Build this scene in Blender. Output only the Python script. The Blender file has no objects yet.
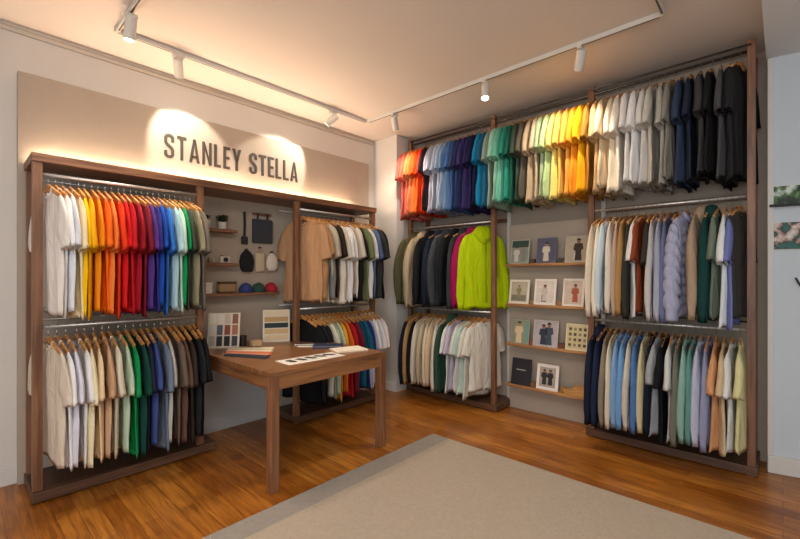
import bpy, bmesh, math, random
from math import sin, cos, pi, sqrt, atan2, radians
from mathutils import Vector, Matrix
random.seed(7)
C = bpy.context.scene.collection
SC = bpy.context.scene

# ------------------------------------------------------------------ camera
F_PX = 415.0
cam = bpy.data.cameras.new('camera')
cam.sensor_fit = 'HORIZONTAL'; cam.sensor_width = 36.0
cam.lens = 36.0 * F_PX / 800.0
cam.shift_y = 5.5 / 800.0
cam.clip_start = 0.05
camo = bpy.data.objects.new('camera', cam); C.objects.link(camo)
camo.location = (0, 0, 1.43)
camo.rotation_euler = (radians(90), 0, math.atan(383 / 415))
SC.camera = camo
# ------------------------------------------------------------------ world, exposure
SC.view_settings.view_transform = 'Standard'
SC.view_settings.look = 'None'
SC.view_settings.gamma = 1.0
SC.view_settings.exposure = 0.52
SC.view_settings.use_curve_mapping = False
w = bpy.data.worlds.new('daylight'); SC.world = w; w.use_nodes = True
w.node_tree.nodes['Background'].inputs[0].default_value = (0.80, 0.90, 1.0, 1)
w.node_tree.nodes['Background'].inputs[1].default_value = 0.5

def area(name, loc, target, sx, sy, power, col):
    l = bpy.data.lights.new(name, 'AREA'); l.shape = 'RECTANGLE'; l.size = sx; l.size_y = sy
    l.energy = power; l.color = col
    o = bpy.data.objects.new(name, l); C.objects.link(o); o.location = loc
    o.rotation_euler = (Vector(target) - Vector(loc)).to_track_quat('-Z', 'Y').to_euler()
    return o
# daylight through the shop front behind the camera, and a warm overhead fill added out of view
area('window_daylight', (0.6, -2.35, 1.6), (-1.2, 2.0, 1.3), 3.6, 2.4, 60, (0.92, 0.96, 1.0))
area('ceiling_fill_light', (-0.3, 0.2, 3.0), (-0.9, 0.9, 0.0), 1.2, 1.2, 34, (1.0, 0.93, 0.86))

# ------------------------------------------------------------------ materials
def lin(h):
    if isinstance(h, str):
        h = h.lstrip('#'); c = [int(h[i:i+2], 16) / 255 for i in (0, 2, 4)]
    else: c = list(h)
    return tuple(x / 12.92 if x <= .04045 else ((x + .055) / 1.055) ** 2.4 for x in c) + (1,)
MC = {}
def mat(name, col, rough=.6, metal=0, emit=0, bump=0, bscale=200, vary=0, vscale=6, sheen=0, trans=0):
    if name in MC: return MC[name]
    m = bpy.data.materials.new(name); m.use_nodes = True; nt = m.node_tree; N = nt.nodes; L = nt.links
    b = N['Principled BSDF']; c = lin(col)
    b.inputs['Base Color'].default_value = c
    b.inputs['Roughness'].default_value = rough; b.inputs['Metallic'].default_value = metal
    if sheen: b.inputs['Sheen Weight'].default_value = sheen
    if emit:
        b.inputs['Emission Color'].default_value = c; b.inputs['Emission Strength'].default_value = emit
    if vary or bump: tc = N.new('ShaderNodeTexCoord')
    if vary:
        n = N.new('ShaderNodeTexNoise'); n.inputs['Scale'].default_value = vscale; n.inputs['Detail'].default_value = 5
        L.new(tc.outputs['Object'], n.inputs['Vector'])
        mx = N.new('ShaderNodeMix'); mx.data_type = 'RGBA'
        mx.inputs[6].default_value = tuple(x * (1 - vary) for x in c[:3]) + (1,)
        mx.inputs[7].default_value = tuple(min(1, x * (1 + vary)) for x in c[:3]) + (1,)
        L.new(n.outputs[0], mx.inputs[0]); L.new(mx.outputs[2], b.inputs['Base Color'])
    if bump:
        n2 = N.new('ShaderNodeTexNoise'); n2.inputs['Scale'].default_value = bscale; n2.inputs['Detail'].default_value = 3
        L.new(tc.outputs['Object'], n2.inputs['Vector'])
        bp = N.new('ShaderNodeBump'); bp.inputs['Strength'].default_value = bump; bp.inputs['Distance'].default_value = .01
        L.new(n2.outputs[0], bp.inputs['Height']); L.new(bp.outputs[0], b.inputs['Normal'])
    MC[name] = m; return m

def wood(name, c1, c2, axis='Y', rough=.45, scale=1.0):
    if name in MC: return MC[name]
    m = bpy.data.materials.new(name); m.use_nodes = True; nt = m.node_tree; N = nt.nodes; L = nt.links
    b = N['Principled BSDF']; b.inputs['Roughness'].default_value = rough
    tc = N.new('ShaderNodeTexCoord'); mp = N.new('ShaderNodeMapping')
    s = [22 * scale] * 3; s['XYZ'.index(axis)] = 1.6 * scale
    mp.inputs['Scale'].default_value = s
    L.new(tc.outputs['Object'], mp.inputs['Vector'])
    n = N.new('ShaderNodeTexNoise'); n.inputs['Scale'].default_value = 1.5; n.inputs['Detail'].default_value = 8
    n.inputs['Distortion'].default_value = .6
    L.new(mp.outputs[0], n.inputs['Vector'])
    r = N.new('ShaderNodeValToRGB'); r.color_ramp.elements[0].position = .35; r.color_ramp.elements[1].position = .68
    r.color_ramp.elements[0].color = lin(c1); r.color_ramp.elements[1].color = lin(c2)
    L.new(n.outputs[0], r.inputs[0]); L.new(r.outputs[0], b.inputs['Base Color'])
    MC[name] = m; return m

def floor_material():
    m = bpy.data.materials.new('oak_floorboards'); m.use_nodes = True; nt = m.node_tree; N = nt.nodes; L = nt.links
    b = N['Principled BSDF']
    tc = N.new('ShaderNodeTexCoord')
    br = N.new('ShaderNodeTexBrick'); br.inputs['Scale'].default_value = 1.0
    br.offset = .37; br.inputs['Brick Width'].default_value = 1.35; br.inputs['Row Height'].default_value = .105
    br.inputs['Mortar Size'].default_value = .0018; br.inputs['Mortar Smooth'].default_value = .1
    br.inputs['Color1'].default_value = lin('#a8641f'); br.inputs['Color2'].default_value = lin('#d08c3c')
    br.inputs['Mortar'].default_value = lin('#8a5220'); br.inputs['Bias'].default_value = 0
    L.new(tc.outputs['Object'], br.inputs['Vector'])
    mp = N.new('ShaderNodeMapping'); mp.inputs['Scale'].default_value = (2.2, 26, 1); L.new(tc.outputs['Object'], mp.inputs['Vector'])
    n = N.new('ShaderNodeTexNoise'); n.inputs['Scale'].default_value = 1.5; n.inputs['Detail'].default_value = 8; n.inputs['Distortion'].default_value = .8
    L.new(mp.outputs[0], n.inputs['Vector'])
    r = N.new('ShaderNodeValToRGB'); r.color_ramp.elements[0].position = .3; r.color_ramp.elements[1].position = .75
    r.color_ramp.elements[0].color = (.50, .42, .34, 1); r.color_ramp.elements[1].color = (1.15, 1.12, 1.05, 1)
    L.new(n.outputs[0], r.inputs[0])
    n3 = N.new('ShaderNodeTexNoise'); n3.inputs['Scale'].default_value = 1.7; n3.inputs['Detail'].default_value = 3
    L.new(tc.outputs['Object'], n3.inputs['Vector'])
    r3 = N.new('ShaderNodeValToRGB'); r3.color_ramp.elements[0].position = .35; r3.color_ramp.elements[1].position = .7
    r3.color_ramp.elements[0].color = (.66, .6, .54, 1); r3.color_ramp.elements[1].color = (1.1, 1.1, 1.1, 1)
    L.new(n3.outputs[0], r3.inputs[0])
    mx = N.new('ShaderNodeMix'); mx.data_type = 'RGBA'; mx.blend_type = 'MULTIPLY'; mx.inputs[0].default_value = 1
    L.new(br.outputs[0], mx.inputs[6]); L.new(r.outputs[0], mx.inputs[7])
    mx2 = N.new('ShaderNodeMix'); mx2.data_type = 'RGBA'; mx2.blend_type = 'MULTIPLY'; mx2.inputs[0].default_value = 1
    L.new(mx.outputs[2], mx2.inputs[6]); L.new(r3.outputs[0], mx2.inputs[7])
    L.new(mx2.outputs[2], b.inputs['Base Color'])
    b.inputs['Roughness'].default_value = .3
    bp = N.new('ShaderNodeBump'); bp.inputs['Strength'].default_value = .15; bp.inputs['Distance'].default_value = .004
    L.new(r.outputs[0], bp.inputs['Height']); L.new(bp.outputs[0], b.inputs['Normal'])
    return m

def fabric_material():
    m = bpy.data.materials.new('garment_fabric'); m.use_nodes = True; nt = m.node_tree; N = nt.nodes; L = nt.links
    b = N['Principled BSDF']; b.inputs['Roughness'].default_value = .85
    b.inputs['Specular IOR Level'].default_value = .25
    oi = N.new('ShaderNodeObjectInfo'); L.new(oi.outputs['Color'], b.inputs['Base Color'])
    tc = N.new('ShaderNodeTexCoord'); n = N.new('ShaderNodeTexNoise'); n.inputs['Scale'].default_value = 1.0; n.inputs['Detail'].default_value = 3; n.inputs['Distortion'].default_value = .7
    mp = N.new('ShaderNodeMapping'); mp.inputs['Scale'].default_value = (17, 17, 5)
    L.new(tc.outputs['Object'], mp.inputs['Vector']); L.new(mp.outputs[0], n.inputs['Vector'])
    bp = N.new('ShaderNodeBump'); bp.inputs['Strength'].default_value = .75; bp.inputs['Distance'].default_value = .03
    L.new(n.outputs[0], bp.inputs['Height']); L.new(bp.outputs[0], b.inputs['Normal'])
    return m
FAB = fabric_material()

WALL = mat('white_painted_wall', '#d8d2ca', .85, vary=.03, vscale=3)
WALLR = mat('pale_grey_blue_wall', '#ccd4da', .85, vary=.03, vscale=3)
CEIL = mat('ceiling_paint', '#d4c9c0', .9, vary=.03, vscale=2)
CEIL2 = mat('lower_ceiling_paint', '#dedede', .9)
TRIM = mat('white_gloss_trim', '#d6d2cb', .5)
PANEL = mat('greige_board', '#b0a190', .75, vary=.05, vscale=9, bump=.1, bscale=60)
WALNUT = wood('walnut_vertical', '#64402a', '#926648', 'Z')
WALNUTY = wood('walnut_lengthwise_left', '#64402a', '#926648', 'Y')
WALNUTX = wood('walnut_lengthwise_far', '#64402a', '#926648', 'X')
DARKW = wood('dark_walnut_base', '#4a3022', '#6b4a36', 'Y')
DARKWX = wood('dark_walnut_base_far', '#4a3022', '#6b4a36', 'X')
TABLEW = wood('table_walnut', '#6e452b', '#98683f', 'Y', .32)
CHROME = mat('brushed_steel', '#e4e0d8', .42, .75)
DSTEEL = mat('dark_steel', '#6a625a', .4, 1)
HWOOD = wood('hanger_beech', '#b9793c', '#dba465', 'X', .4)
HMETAL = mat('hook_wire', '#a8a49c', .3, 1)
WHITEM = mat('white_powder_coat', '#cfcac2', .45)
PAPER = mat('white_card', '#e8e2d8', .6)
BLACKM = mat('black_matte', '#1c1b1d', .6)

# ------------------------------------------------------------------ mesh helpers
def box(bm, x0, x1, y0, y1, z0, z1, M=None, bev=0):
    vs = [bm.verts.new(v) for v in [(x0,y0,z0),(x1,y0,z0),(x1,y1,z0),(x0,y1,z0),(x0,y0,z1),(x1,y0,z1),(x1,y1,z1),(x0,y1,z1)]]
    fs = [bm.faces.new([vs[i] for i in f]) for f in [(3,2,1,0),(4,5,6,7),(0,1,5,4),(1,2,6,5),(2,3,7,6),(3,0,4,7)]]
    if bev:
        es = list({e for f in fs for e in f.edges})
        r = bmesh.ops.bevel(bm, geom=es, offset=bev, segments=2, affect='EDGES', profile=.5)
        vs = list({v for f in r['faces'] for v in f.verts} | {v for v in vs if v.is_valid})
    if M is not None: bmesh.ops.transform(bm, matrix=M, verts=[v for v in vs if v.is_valid])
    return bm
def tube(bm, pts, r, n=8, cap=True):
    pts = [Vector(p) for p in pts]; rings = []
    rr = r if isinstance(r, (list, tuple)) else [r] * len(pts)
    for i, p in enumerate(pts):
        d = (pts[min(i+1, len(pts)-1)] - pts[max(i-1, 0)]).normalized()
        a = Vector((0,0,1)) if abs(d.z) < .9 else Vector((1,0,0))
        u = d.cross(a).normalized(); v = d.cross(u)
        rings.append([bm.verts.new(p + (u * cos(2*pi*k/n) + v * sin(2*pi*k/n)) * rr[i]) for k in range(n)])
    for a, b in zip(rings, rings[1:]):
        for k in range(n): bm.faces.new([a[k], a[(k+1)%n], b[(k+1)%n], b[k]])
    if cap: bm.faces.new(rings[0]); bm.faces.new(rings[-1][::-1])
    return bm
def lathe(bm, prof, n=20, c=(0,0,0)):
    rings = [[bm.verts.new((c[0] + r*cos(2*pi*k/n), c[1] + r*sin(2*pi*k/n), c[2] + z)) for k in range(n)] for r, z in prof]
    for a, b in zip(rings, rings[1:]):
        for k in range(n): bm.faces.new([a[k], a[(k+1)%n], b[(k+1)%n], b[k]])
    bm.faces.new(rings[0][::-1]); bm.faces.new(rings[-1])
    return bm
def prism(bm, pts, y0, y1):
    a = [bm.verts.new((p[0], y0, p[1])) for p in pts]; b = [bm.verts.new((p[0], y1, p[1])) for p in pts]
    n = len(pts)
    bm.faces.new(a); bm.faces.new(b[::-1])
    for i in range(n): bm.faces.new([a[i], b[i], b[(i+1)%n], a[(i+1)%n]])
    return bm
def me_of(name, bm, smooth=False):
    bmesh.ops.recalc_face_normals(bm, faces=bm.faces[:])
    me = bpy.data.meshes.new(name); bm.to_mesh(me); bm.free()
    if smooth:
        for p in me.polygons: p.use_smooth = True
    return me
def obj(name, bm, m, parent=None, loc=None, smooth=False, rot=None):
    me = bm if isinstance(bm, bpy.types.Mesh) else me_of(name, bm, smooth)
    if m is not None and not me.materials: me.materials.append(m)
    o = bpy.data.objects.new(name, me); C.objects.link(o)
    if parent: o.parent = parent
    if loc: o.location = loc
    if rot: o.rotation_euler = rot
    return o
def tag(o, label, cat, group=None, kind=None):
    n = len(label.split()); assert 4 <= n <= 16, (n, label)
    o['label'] = label; o['category'] = cat
    if group: o['group'] = group
    if kind: o['kind'] = kind
    return o
def thing(name, label, cat, loc=(0,0,0), rz=0, group=None):
    o = bpy.data.objects.new(name, None); o.empty_display_size = .05; C.objects.link(o)
    o.location = loc; o.rotation_euler = (0, 0, rz)
    return tag(o, label, cat, group)
def struct(name, bm, m):
    o = obj(name, bm, m); o['kind'] = 'structure'; return o
def B(*a, **k): return box(bmesh.new(), *a, **k)

# ------------------------------------------------------------------ room shell
XL, YB, ZC = -3.88, 4.24, 3.145
FLOOR = floor_material()
struct('floor', B(-4.1, 2.9, -2.5, 4.9, -.1, 0), FLOOR)
struct('wall_left', B(-4.1, XL, -2.5, 4.4, 0, ZC + .1), WALL)
struct('wall_back', B(XL, -.02, YB, 4.4, 0, ZC + .1), PANEL)
struct('wall_alcove', B(XL, -3.47, 3.70, YB, 0, ZC + .1), WALL)
bm = bmesh.new()
a, b = Vector((-.085, 4.035)), Vector((2.75, 4.62))
for z0, z1 in ((0, 3.1),):
    vs = [bm.verts.new((p.x, p.y, z)) for z in (z0, z1) for p in (a, b, b + Vector((0, .25)), a + Vector((0, .25)))]
    for f in [(0,1,2,3),(4,5,6,7),(0,1,5,4),(1,2,6,5),(2,3,7,6),(3,0,4,7)]: bm.faces.new([vs[i] for i in f])
struct('wall_far_right', bm, WALLR)
struct('wall_right', B(2.75, 2.9, -2.5, 4.9, 0, 3.2), WALLR)
bm = B(-3.88, -1.4, -2.5, -2.42, 0, 3.2); box(bm, 2.6, 2.75, -2.5, -2.42, 0, 3.2); box(bm, -1.4, 2.6, -2.5, -2.42, 2.95, 3.2); box(bm, -1.4, 2.6, -2.5, -2.42, 0, .3)
struct('wall_front', bm, WALL)
struct('ceiling', B(-4.1, -.09, -2.5, 4.4, ZC, ZC + .12), CEIL)
struct('ceiling_lower', B(-.09, 2.9, -2.5, 4.9, 3.005, ZC + .12), CEIL2)
# cornice on the left wall, baseboards, corner casing
bm = B(XL, XL + .012, -2.4, 3.70, 3.095, ZC); box(bm, XL, XL + .022, -2.4, 3.70, 3.125, ZC)
struct('trim_1', bm, mat('cornice_paint', '#cfc4b4', .8))
bm = B(XL, XL + .018, -2.4, 3.70, 0, .11, bev=.004); struct('baseboard_left', bm, TRIM)
bm = B(XL + .02, -3.47, 3.682, 3.70, 0, .11, bev=.004); struct('baseboard_alcove', bm, TRIM)

ang = atan2(b.y - a.y, b.x - a.x)
MR = Matrix.Translation((a.x, a.y, 0)) @ Matrix.Rotation(ang, 4, 'Z')
bm = B(0.0, 2.85, -.02, 0, 0, .125, M=MR, bev=.005); struct('baseboard_far_right', bm, TRIM)
bm = B(0.0, .035, -.015, 0, .125, 3.0, M=MR, bev=.003); struct('trim_2', bm, TRIM)

# display panel behind the left rack
obj_ = obj('backing_panel', B(XL + .001, -3.82, .31, 3.56, .0, 2.82, bev=.003), PANEL)
tag(obj_, 'large greige display board on the left wall behind the rack and sign', 'panel')
obj('lower_panel', B(-3.82, -3.812, 1.39, 2.24, .0, .76), mat('pale_lower_panel', '#c2c1bf', .7), obj_)

# rug
def rug_mat():
    m = mat('woven_rug', '#b5a592', .95, vary=.14, vscale=45, bump=.8, bscale=160); return m
rug = thing('rug', 'large flat beige rug on the wooden floor in front of the table', 'rug', (-2.3, 2.93, 0))
obj('pile', B(.17, 4.4, -4.0, 0, 0, .012), rug_mat(), rug)
obj('edge_band', B(0, .17, -4.0, 0, 0, .012), mat('rug_edge_band', '#9c9389', .95, vary=.14, vscale=45, bump=.8, bscale=160), rug)  # greyer band along the rug's left edge only

# ------------------------------------------------------------------ sign
sg = thing('wall_sign', 'shop name sign of dark raised capital letters on the greige board', 'sign', (-3.82, 1.217, 2.42))
LM = mat('sign_letters', '#3f372f', .7)
Hh, st = .205, .023
def bar(p, q, wd=st):
    p, q = Vector(p), Vector(q); d = (q - p).normalized(); n = Vector((-d.y, d.x)) * wd / 2
    return [p + n, q + n, q - n, p - n]
def glyph(ch):
    W = dict(S=.078, T=.074, A=.088, N=.08, L=.062, E=.062, Y=.086)[ch]; P = []
    rect = lambda x0, x1, z0, z1: P.append([(x0,z0),(x1,z0),(x1,z1),(x0,z1)])
    if ch == 'T': rect(0, W, Hh-st, Hh); rect(W/2-st/2, W/2+st/2, 0, Hh-st)
    if ch == 'L': rect(0, st, 0, Hh); rect(st, W, 0, st)
    if ch == 'E': rect(0, st, 0, Hh); rect(st, W, 0, st); rect(st, W, Hh-st, Hh); rect(st, W*.92, Hh/2-st/2, Hh/2+st/2)
    if ch == 'N':
        rect(0, st*.9, 0, Hh); rect(W-st*.9, W, 0, Hh); P.append([(st*.9, Hh), (st*.1+st*.8, Hh*.72), (W-st*.9, 0), (W-st*.9, Hh*.28)])
    if ch == 'A':
        P.append([(0,0),(st*1.0,0),(W/2+.002,Hh*.93),(W/2+st*.45,Hh),(W/2-st*.45,Hh)]); P.append([(W-st*1.0,0),(W,0),(W/2+st*.45,Hh),(W/2-.002,Hh*.93)]); rect(W*.24, W*.76, Hh*.2, Hh*.2+st*.85)
    if ch == 'Y':
        rect(W/2-st/2, W/2+st/2, 0, Hh*.45); P.append([(0,Hh),(st*1.05,Hh),(W/2+st/2,Hh*.42),(W/2-st/2,Hh*.42)]); P.append([(W,Hh),(W-st*1.05,Hh),(W/2-st/2,Hh*.42),(W/2+st/2,Hh*.42)])
    if ch == 'S':
        r = W/2; pts = []
        x0, x1 = st/2, W - st/2; zt, zb = Hh - st/2, st/2; rc = .026
        def arc(cx, cz, a0, a1, n=6): return [(cx + rc*cos(radians(a0+(a1-a0)*k/n)), cz + rc*sin(radians(a0+(a1-a0)*k/n))) for k in range(n+1)]
        pts = [(x1, Hh*.70)] + arc(x1-rc, zt-rc, 0, 90) + arc(x0+rc, zt-rc, 90, 180) + [(x0, Hh*.66), (x0+.008, Hh*.58), (x1-.008, Hh*.42), (x1, Hh*.34)] + arc(x1-rc, zb+rc, 0, -90) + arc(x0+rc, zb+rc, -90, -180) + [(x0, Hh*.30)]
        v = [Vector(p) for p in pts]; n = len(v); Lf, Rt = [], []
        for i in range(n):
            d = (v[min(i+1,n-1)] - v[max(i-1,0)]).normalized(); nn = Vector((-d.y, d.x)) * st / 2
            Lf.append(v[i] + nn); Rt.append(v[i] - nn)
        for i in range(n-1): P.append([Lf[i], Lf[i+1], Rt[i+1], Rt[i]])
    return W, P
cur = 0
for ch in 'STANLEY STELLA':
    if ch == ' ': cur += .062; continue
    Wd, P = glyph(ch); bm = bmesh.new()
    for p in P: prism(bm, [(q[0], q[1]) for q in p], 0, .009)
    me = me_of('letter', bm)
    # local x of glyph runs along world +Y, extrusion towards +X
    o = obj('letter', me, LM, sg, (0, cur, 0)); o.rotation_euler = (0, 0, radians(90)); o.scale = (1, -1, 1)
    cur += Wd + .0238
SIGNW = cur

# ------------------------------------------------------------------ left rack
XF = -3.45
posts = (.37, 1.36, 2.262, 3.27)
rk = thing('clothes_rack', 'low walnut clothes rack with three bays under the wall sign', 'clothes rack', (-3.6, 1.8, 0))
def rp(name, bm, m, smooth=False):
    o = obj(name, bm, m, rk, smooth=smooth); o.matrix_parent_inverse = Matrix.Translation((3.6, -1.8, 0)); return o
for y in posts:
    rp('post', B(XF-.025, XF+.025, y-.025, y+.025, .075 if y in (.37,) else 0.0 , 2.14, bev=.003), WALNUT)
    if y in (.37, 3.27): rp('rear_post', B(-3.815, -3.775, y-.02, y+.02, 0, 2.14, bev=.003), WALNUT)
rp('top_board', B(-3.815, -3.415, .34, 3.31, 2.14, 2.195, bev=.004), WALNUTY)
for y0, y1 in ((.34, 1.47), (2.235, 3.305)):
    bm = B(-3.815, -3.40, y0, y1, .012, .075, bev=.004)
    rp('base_board', bm, DARKW)
for y0, y1 in ((.395, 1.335), (2.287, 3.245)):
    for z in (2.07, 1.10):
        rp('hanging_rail', tube(bmesh.new(), [(XF, y0, z), (XF, y1, z)], .011, 10), CHROME, True)
        rp('rear_rail', tube(bmesh.new(), [(-3.795, y0, z+.02), (-3.795, y1, z+.02)], .005, 8), CHROME, True)
led = obj('led_strip', B(-3.80, -3.785, .40, 3.26, 2.195, 2.205), mat('led_glow', '#ffe6c6', emit=125))
tag(led, 'warm glowing light strip lying along the top of the low rack', 'light')

# ------------------------------------------------------------------ right rack
YF = 3.87
xp = (-3.39, -2.23, -1.25, -.165)
rk2 = thing('clothes_rack', 'tall walnut clothes rack reaching the ceiling along the far wall', 'clothes rack', (-1.8, 4.0, 0))
def rp2(name, bm, m, smooth=False):
    o = obj(name, bm, m, rk2, smooth=smooth); o.matrix_parent_inverse = Matrix.Translation((1.8, -4.0, 0)); return o
for x in xp:
    rp2('post', B(x-.024, x+.024, YF-.025, YF+.025, 0, 3.10, bev=.003), WALNUT)
    rp2('rear_post', B(x-.02, x+.02, 4.19, 4.235, 0, 3.10, bev=.003), WALNUT if x in (xp[0], xp[3]) else TRIM)
    rp2('side_bar', B(x-.018, x+.018, YF+.025, 4.19, 2.93, 2.97), WALNUT)
for x0, x1 in ((-3.43, -2.18), (-1.29, -.13)):
    rp2('base_board', B(x0, x1, 3.83, 4.235, .012, .075, bev=.004), DARKWX)
rp2('hanging_rail', tube(bmesh.new(), [(-3.37, YF, 3.03), (-.185, YF, 3.03)], .011, 10), DSTEEL, True)
rp2('ladder_rail', tube(bmesh.new(), [(-3.39, YF-.035, 3.062), (-.165, YF-.035, 3.062)], .008, 8), DSTEEL, True)
for x0, x1 in ((-3.37, -2.25), (-1.23, -.185)):
    for z in (1.995, 1.035):
        rp2('hanging_rail', tube(bmesh.new(), [(x0, YF, z), (x1, YF, z)], .011, 10), CHROME, True)
        rp2('rear_rail', tube(bmesh.new(), [(x0, 4.21, z+.03), (x1, 4.21, z+.03)], .006, 8), DSTEEL, True)
for x0, x1 in ((-3.37, -2.25), (-1.23, -.185)): rp2('cross_rail', B(x0, x1, 4.195, 4.225, 2.02, 2.06), WALNUTX)

# ------------------------------------------------------------------ garments
def neck_top(x):
    ax = abs(x)
    if ax < .075: return -.092 - .042 * (1 - (ax / .075) ** 2)
    return -.092 - (ax - .075) * .40
def body_mesh(W0, W1, L, T, seed, rib=0, hem_in=0, folds=1.0):
    rnd = random.Random(seed); ph = [rnd.uniform(0, 6.28) for _ in range(6)]
    N, V = 36, 22 if not rib else 54
    bm = bmesh.new(); rings = []
    for j in range(V + 1):
        v = j / V; ring = []
        for i in range(N):
            a = 2 * pi * i / N; c, s = cos(a), sin(a)
            u = math.copysign(abs(c) ** .75, c)
            Wd = W0 + (W1 - W0) * v
            if hem_in and v > .93: Wd -= hem_in
            x = u * Wd
            zt = neck_top(x) - (.004 if abs(s) > .01 else 0)
            if abs(x) < .075 and s > 0: zt -= .02
            z = zt + (-L - zt) * v + max(0, v - .7) * (.035 * sin(2 * a + ph[5]) + .025 * sin(5 * a + ph[2]))
            th = T * (.22 + .78 * min(1, v / .22)) * math.copysign(abs(s) ** .7, s)
            if rib: th *= .72 + .38 * abs(sin(pi * rib * v))
            if hem_in and v > .93: th *= .8
            g = folds * min(1, v * 1.4)
            y = th * (1 - .28 * v) + g * (.013 * sin(5 * u + ph[0] + 1.5 * v) + .007 * sin(11 * u + ph[1] + 2 * v))
            y += g * .007 * sin(9 * u + ph[2] + (3 if s > 0 else 0)) * (1 if s > 0 else -1)
            x += g * .016 * v * sin(3 * v + ph[3]) + .007 * g * sin(14 * v + ph[4]) * (1 if c > 0 else -1) * abs(c) ** 2
            ring.append(bm.verts.new((x, y, z + L)))
        rings.append(ring)
    for p, q in zip(rings, rings[1:]):
        for i in range(N): bm.faces.new([p[i], p[(i+1) % N], q[(i+1) % N], q[i]])
    # top slit
    r = rings[0]
    for i in range(1, N // 2 - 1): bm.faces.new([r[i], r[i+1], r[N-i-1], r[N-i]])
    bm.faces.new([r[0], r[1], r[N-1]]); bm.faces.new([r[N//2-1], r[N//2], r[N//2+1]])
    # hem turned in
    q = [bm.verts.new((v.co.x * .93, v.co.y * .7, v.co.z + .035)) for v in rings[-1]]
    for i in range(N): bm.faces.new([rings[-1][i], rings[-1][(i+1) % N], q[(i+1) % N], q[i]])
    bm.faces.new(q)
    return me_of('body', bm, True)
def sleeve_mesh(outer, inner, Ty, L, side, seed, rib=0, cuff=0, folds=1.0):
    rnd = random.Random(seed); ph = [rnd.uniform(0, 6.28) for _ in range(4)]
    N = 18; V = 14 if not rib else 40
    def lerp(P, t):
        n = len(P) - 1; k = min(int(t * n), n - 1); f = t * n - k
        p0, p1, p2, p3 = P[max(k-1, 0)], P[k], P[k+1], P[min(k+2, n)]
        return Vector([.5 * ((2*p1[d]) + (-p0[d]+p2[d])*f + (2*p0[d]-5*p1[d]+4*p2[d]-p3[d])*f*f + (-p0[d]+3*p1[d]-3*p2[d]+p3[d])*f**3) for d in (0, 1)])
    bm = bmesh.new(); rings = []
    for j in range(V + 1):
        t = j / V; o, i_ = lerp(outer, t), lerp(inner, t); c = (o + i_) / 2; h = (o - i_) / 2
        tt = Ty * (.45 + .55 * min(1, t / .4))
        if rib: q_ = .70 + .34 * sqrt(abs(sin(pi * rib * t))); tt *= q_; h = h * (.86 + .17 * sqrt(abs(sin(pi * rib * t))))
        if cuff and t > .9: h = h * .78; tt *= .7
        ring = []
        for k in range(N):
            a = 2 * pi * k / N
            p = c + h * cos(a); f = folds * (.3 + t)
            y = tt * sin(a) + f * (.005 * sin(3 * a + ph[0] + 4 * t) + .004 * sin(7 * t + ph[1]))
            ring.append(bm.verts.new((side * (p.x + .004 * folds * sin(9 * t + ph[2])), y, p.y + L + .004 * folds * t * sin(2 * a + ph[3]))))
        rings.append(ring)
    for p, q in zip(rings, rings[1:]):
        for k in range(N): bm.faces.new([p[k], p[(k+1) % N], q[(k+1) % N], q[k]])
    bm.faces.new(rings[0])
    last = rings[-1]; cc = sum((v.co for v in last), Vector()) / N; prev = sum((v.co for v in rings[-2]), Vector()) / N
    d = (prev - cc).normalized() * .03
    q = [bm.verts.new(cc + (v.co - cc) * .75 + d) for v in last]
    for k in range(N): bm.faces.new([last[k], last[(k+1) % N], q[(k+1) % N], q[k]])
    bm.faces.new(q)
    return me_of('sleeve', bm, True)
def collar_mesh(L, T, r=.008):
    bm = bmesh.new(); pts = []
    for k in range(17):
        a = 2 * pi * k / 16; x = .078 * cos(a); s = sin(a)
        pts.append((x, T * .4 * s, L + neck_top(x * .999) + .003 - (.018 if s > .3 else 0)))
    tube(bm, pts, r, 6, False)
    return me_of('collar', bm, True)
def hood_mesh(L, T):
    bm = bmesh.new(); n, m = 14, 9; rings = []
    for j in range(m + 1):
        t = j / m; rings.append([])
        rad = sin(pi * (.12 + .80 * t)) ** .7
        for k in range(n):
            a = 2 * pi * k / n
            x = .125 * rad * cos(a) * (1 + .05 * sin(3 * a + 5 * t)); y = (T * .9 + .02) * rad * sin(a)
            rings[-1].append(bm.verts.new((x, y + .012, L - .045 - .17 * t - .02 * sin(a) * t)))
    for p, q in zip(rings, rings[1:]):
        for k in range(n): bm.faces.new([p[k], p[(k+1) % n], q[(k+1) % n], q[k]])
    bm.faces.new(rings[0]); bm.faces.new(rings[-1])
    return me_of('hood', bm, True)
TO = [(.175, -.128), (.262, -.185), (.322, -.31), (.350, -.465)]
TI = [(.165, -.36), (.190, -.41), (.212, -.45), (.228, -.492)]
LO = [(.175, -.128), (.25, -.19), (.305, -.38), (.325, -.62), (.315, -.90)]
LI = [(.165, -.36), (.185, -.44), (.205, -.56), (.225, -.72), (.235, -.91)]
KIT = {}
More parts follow.
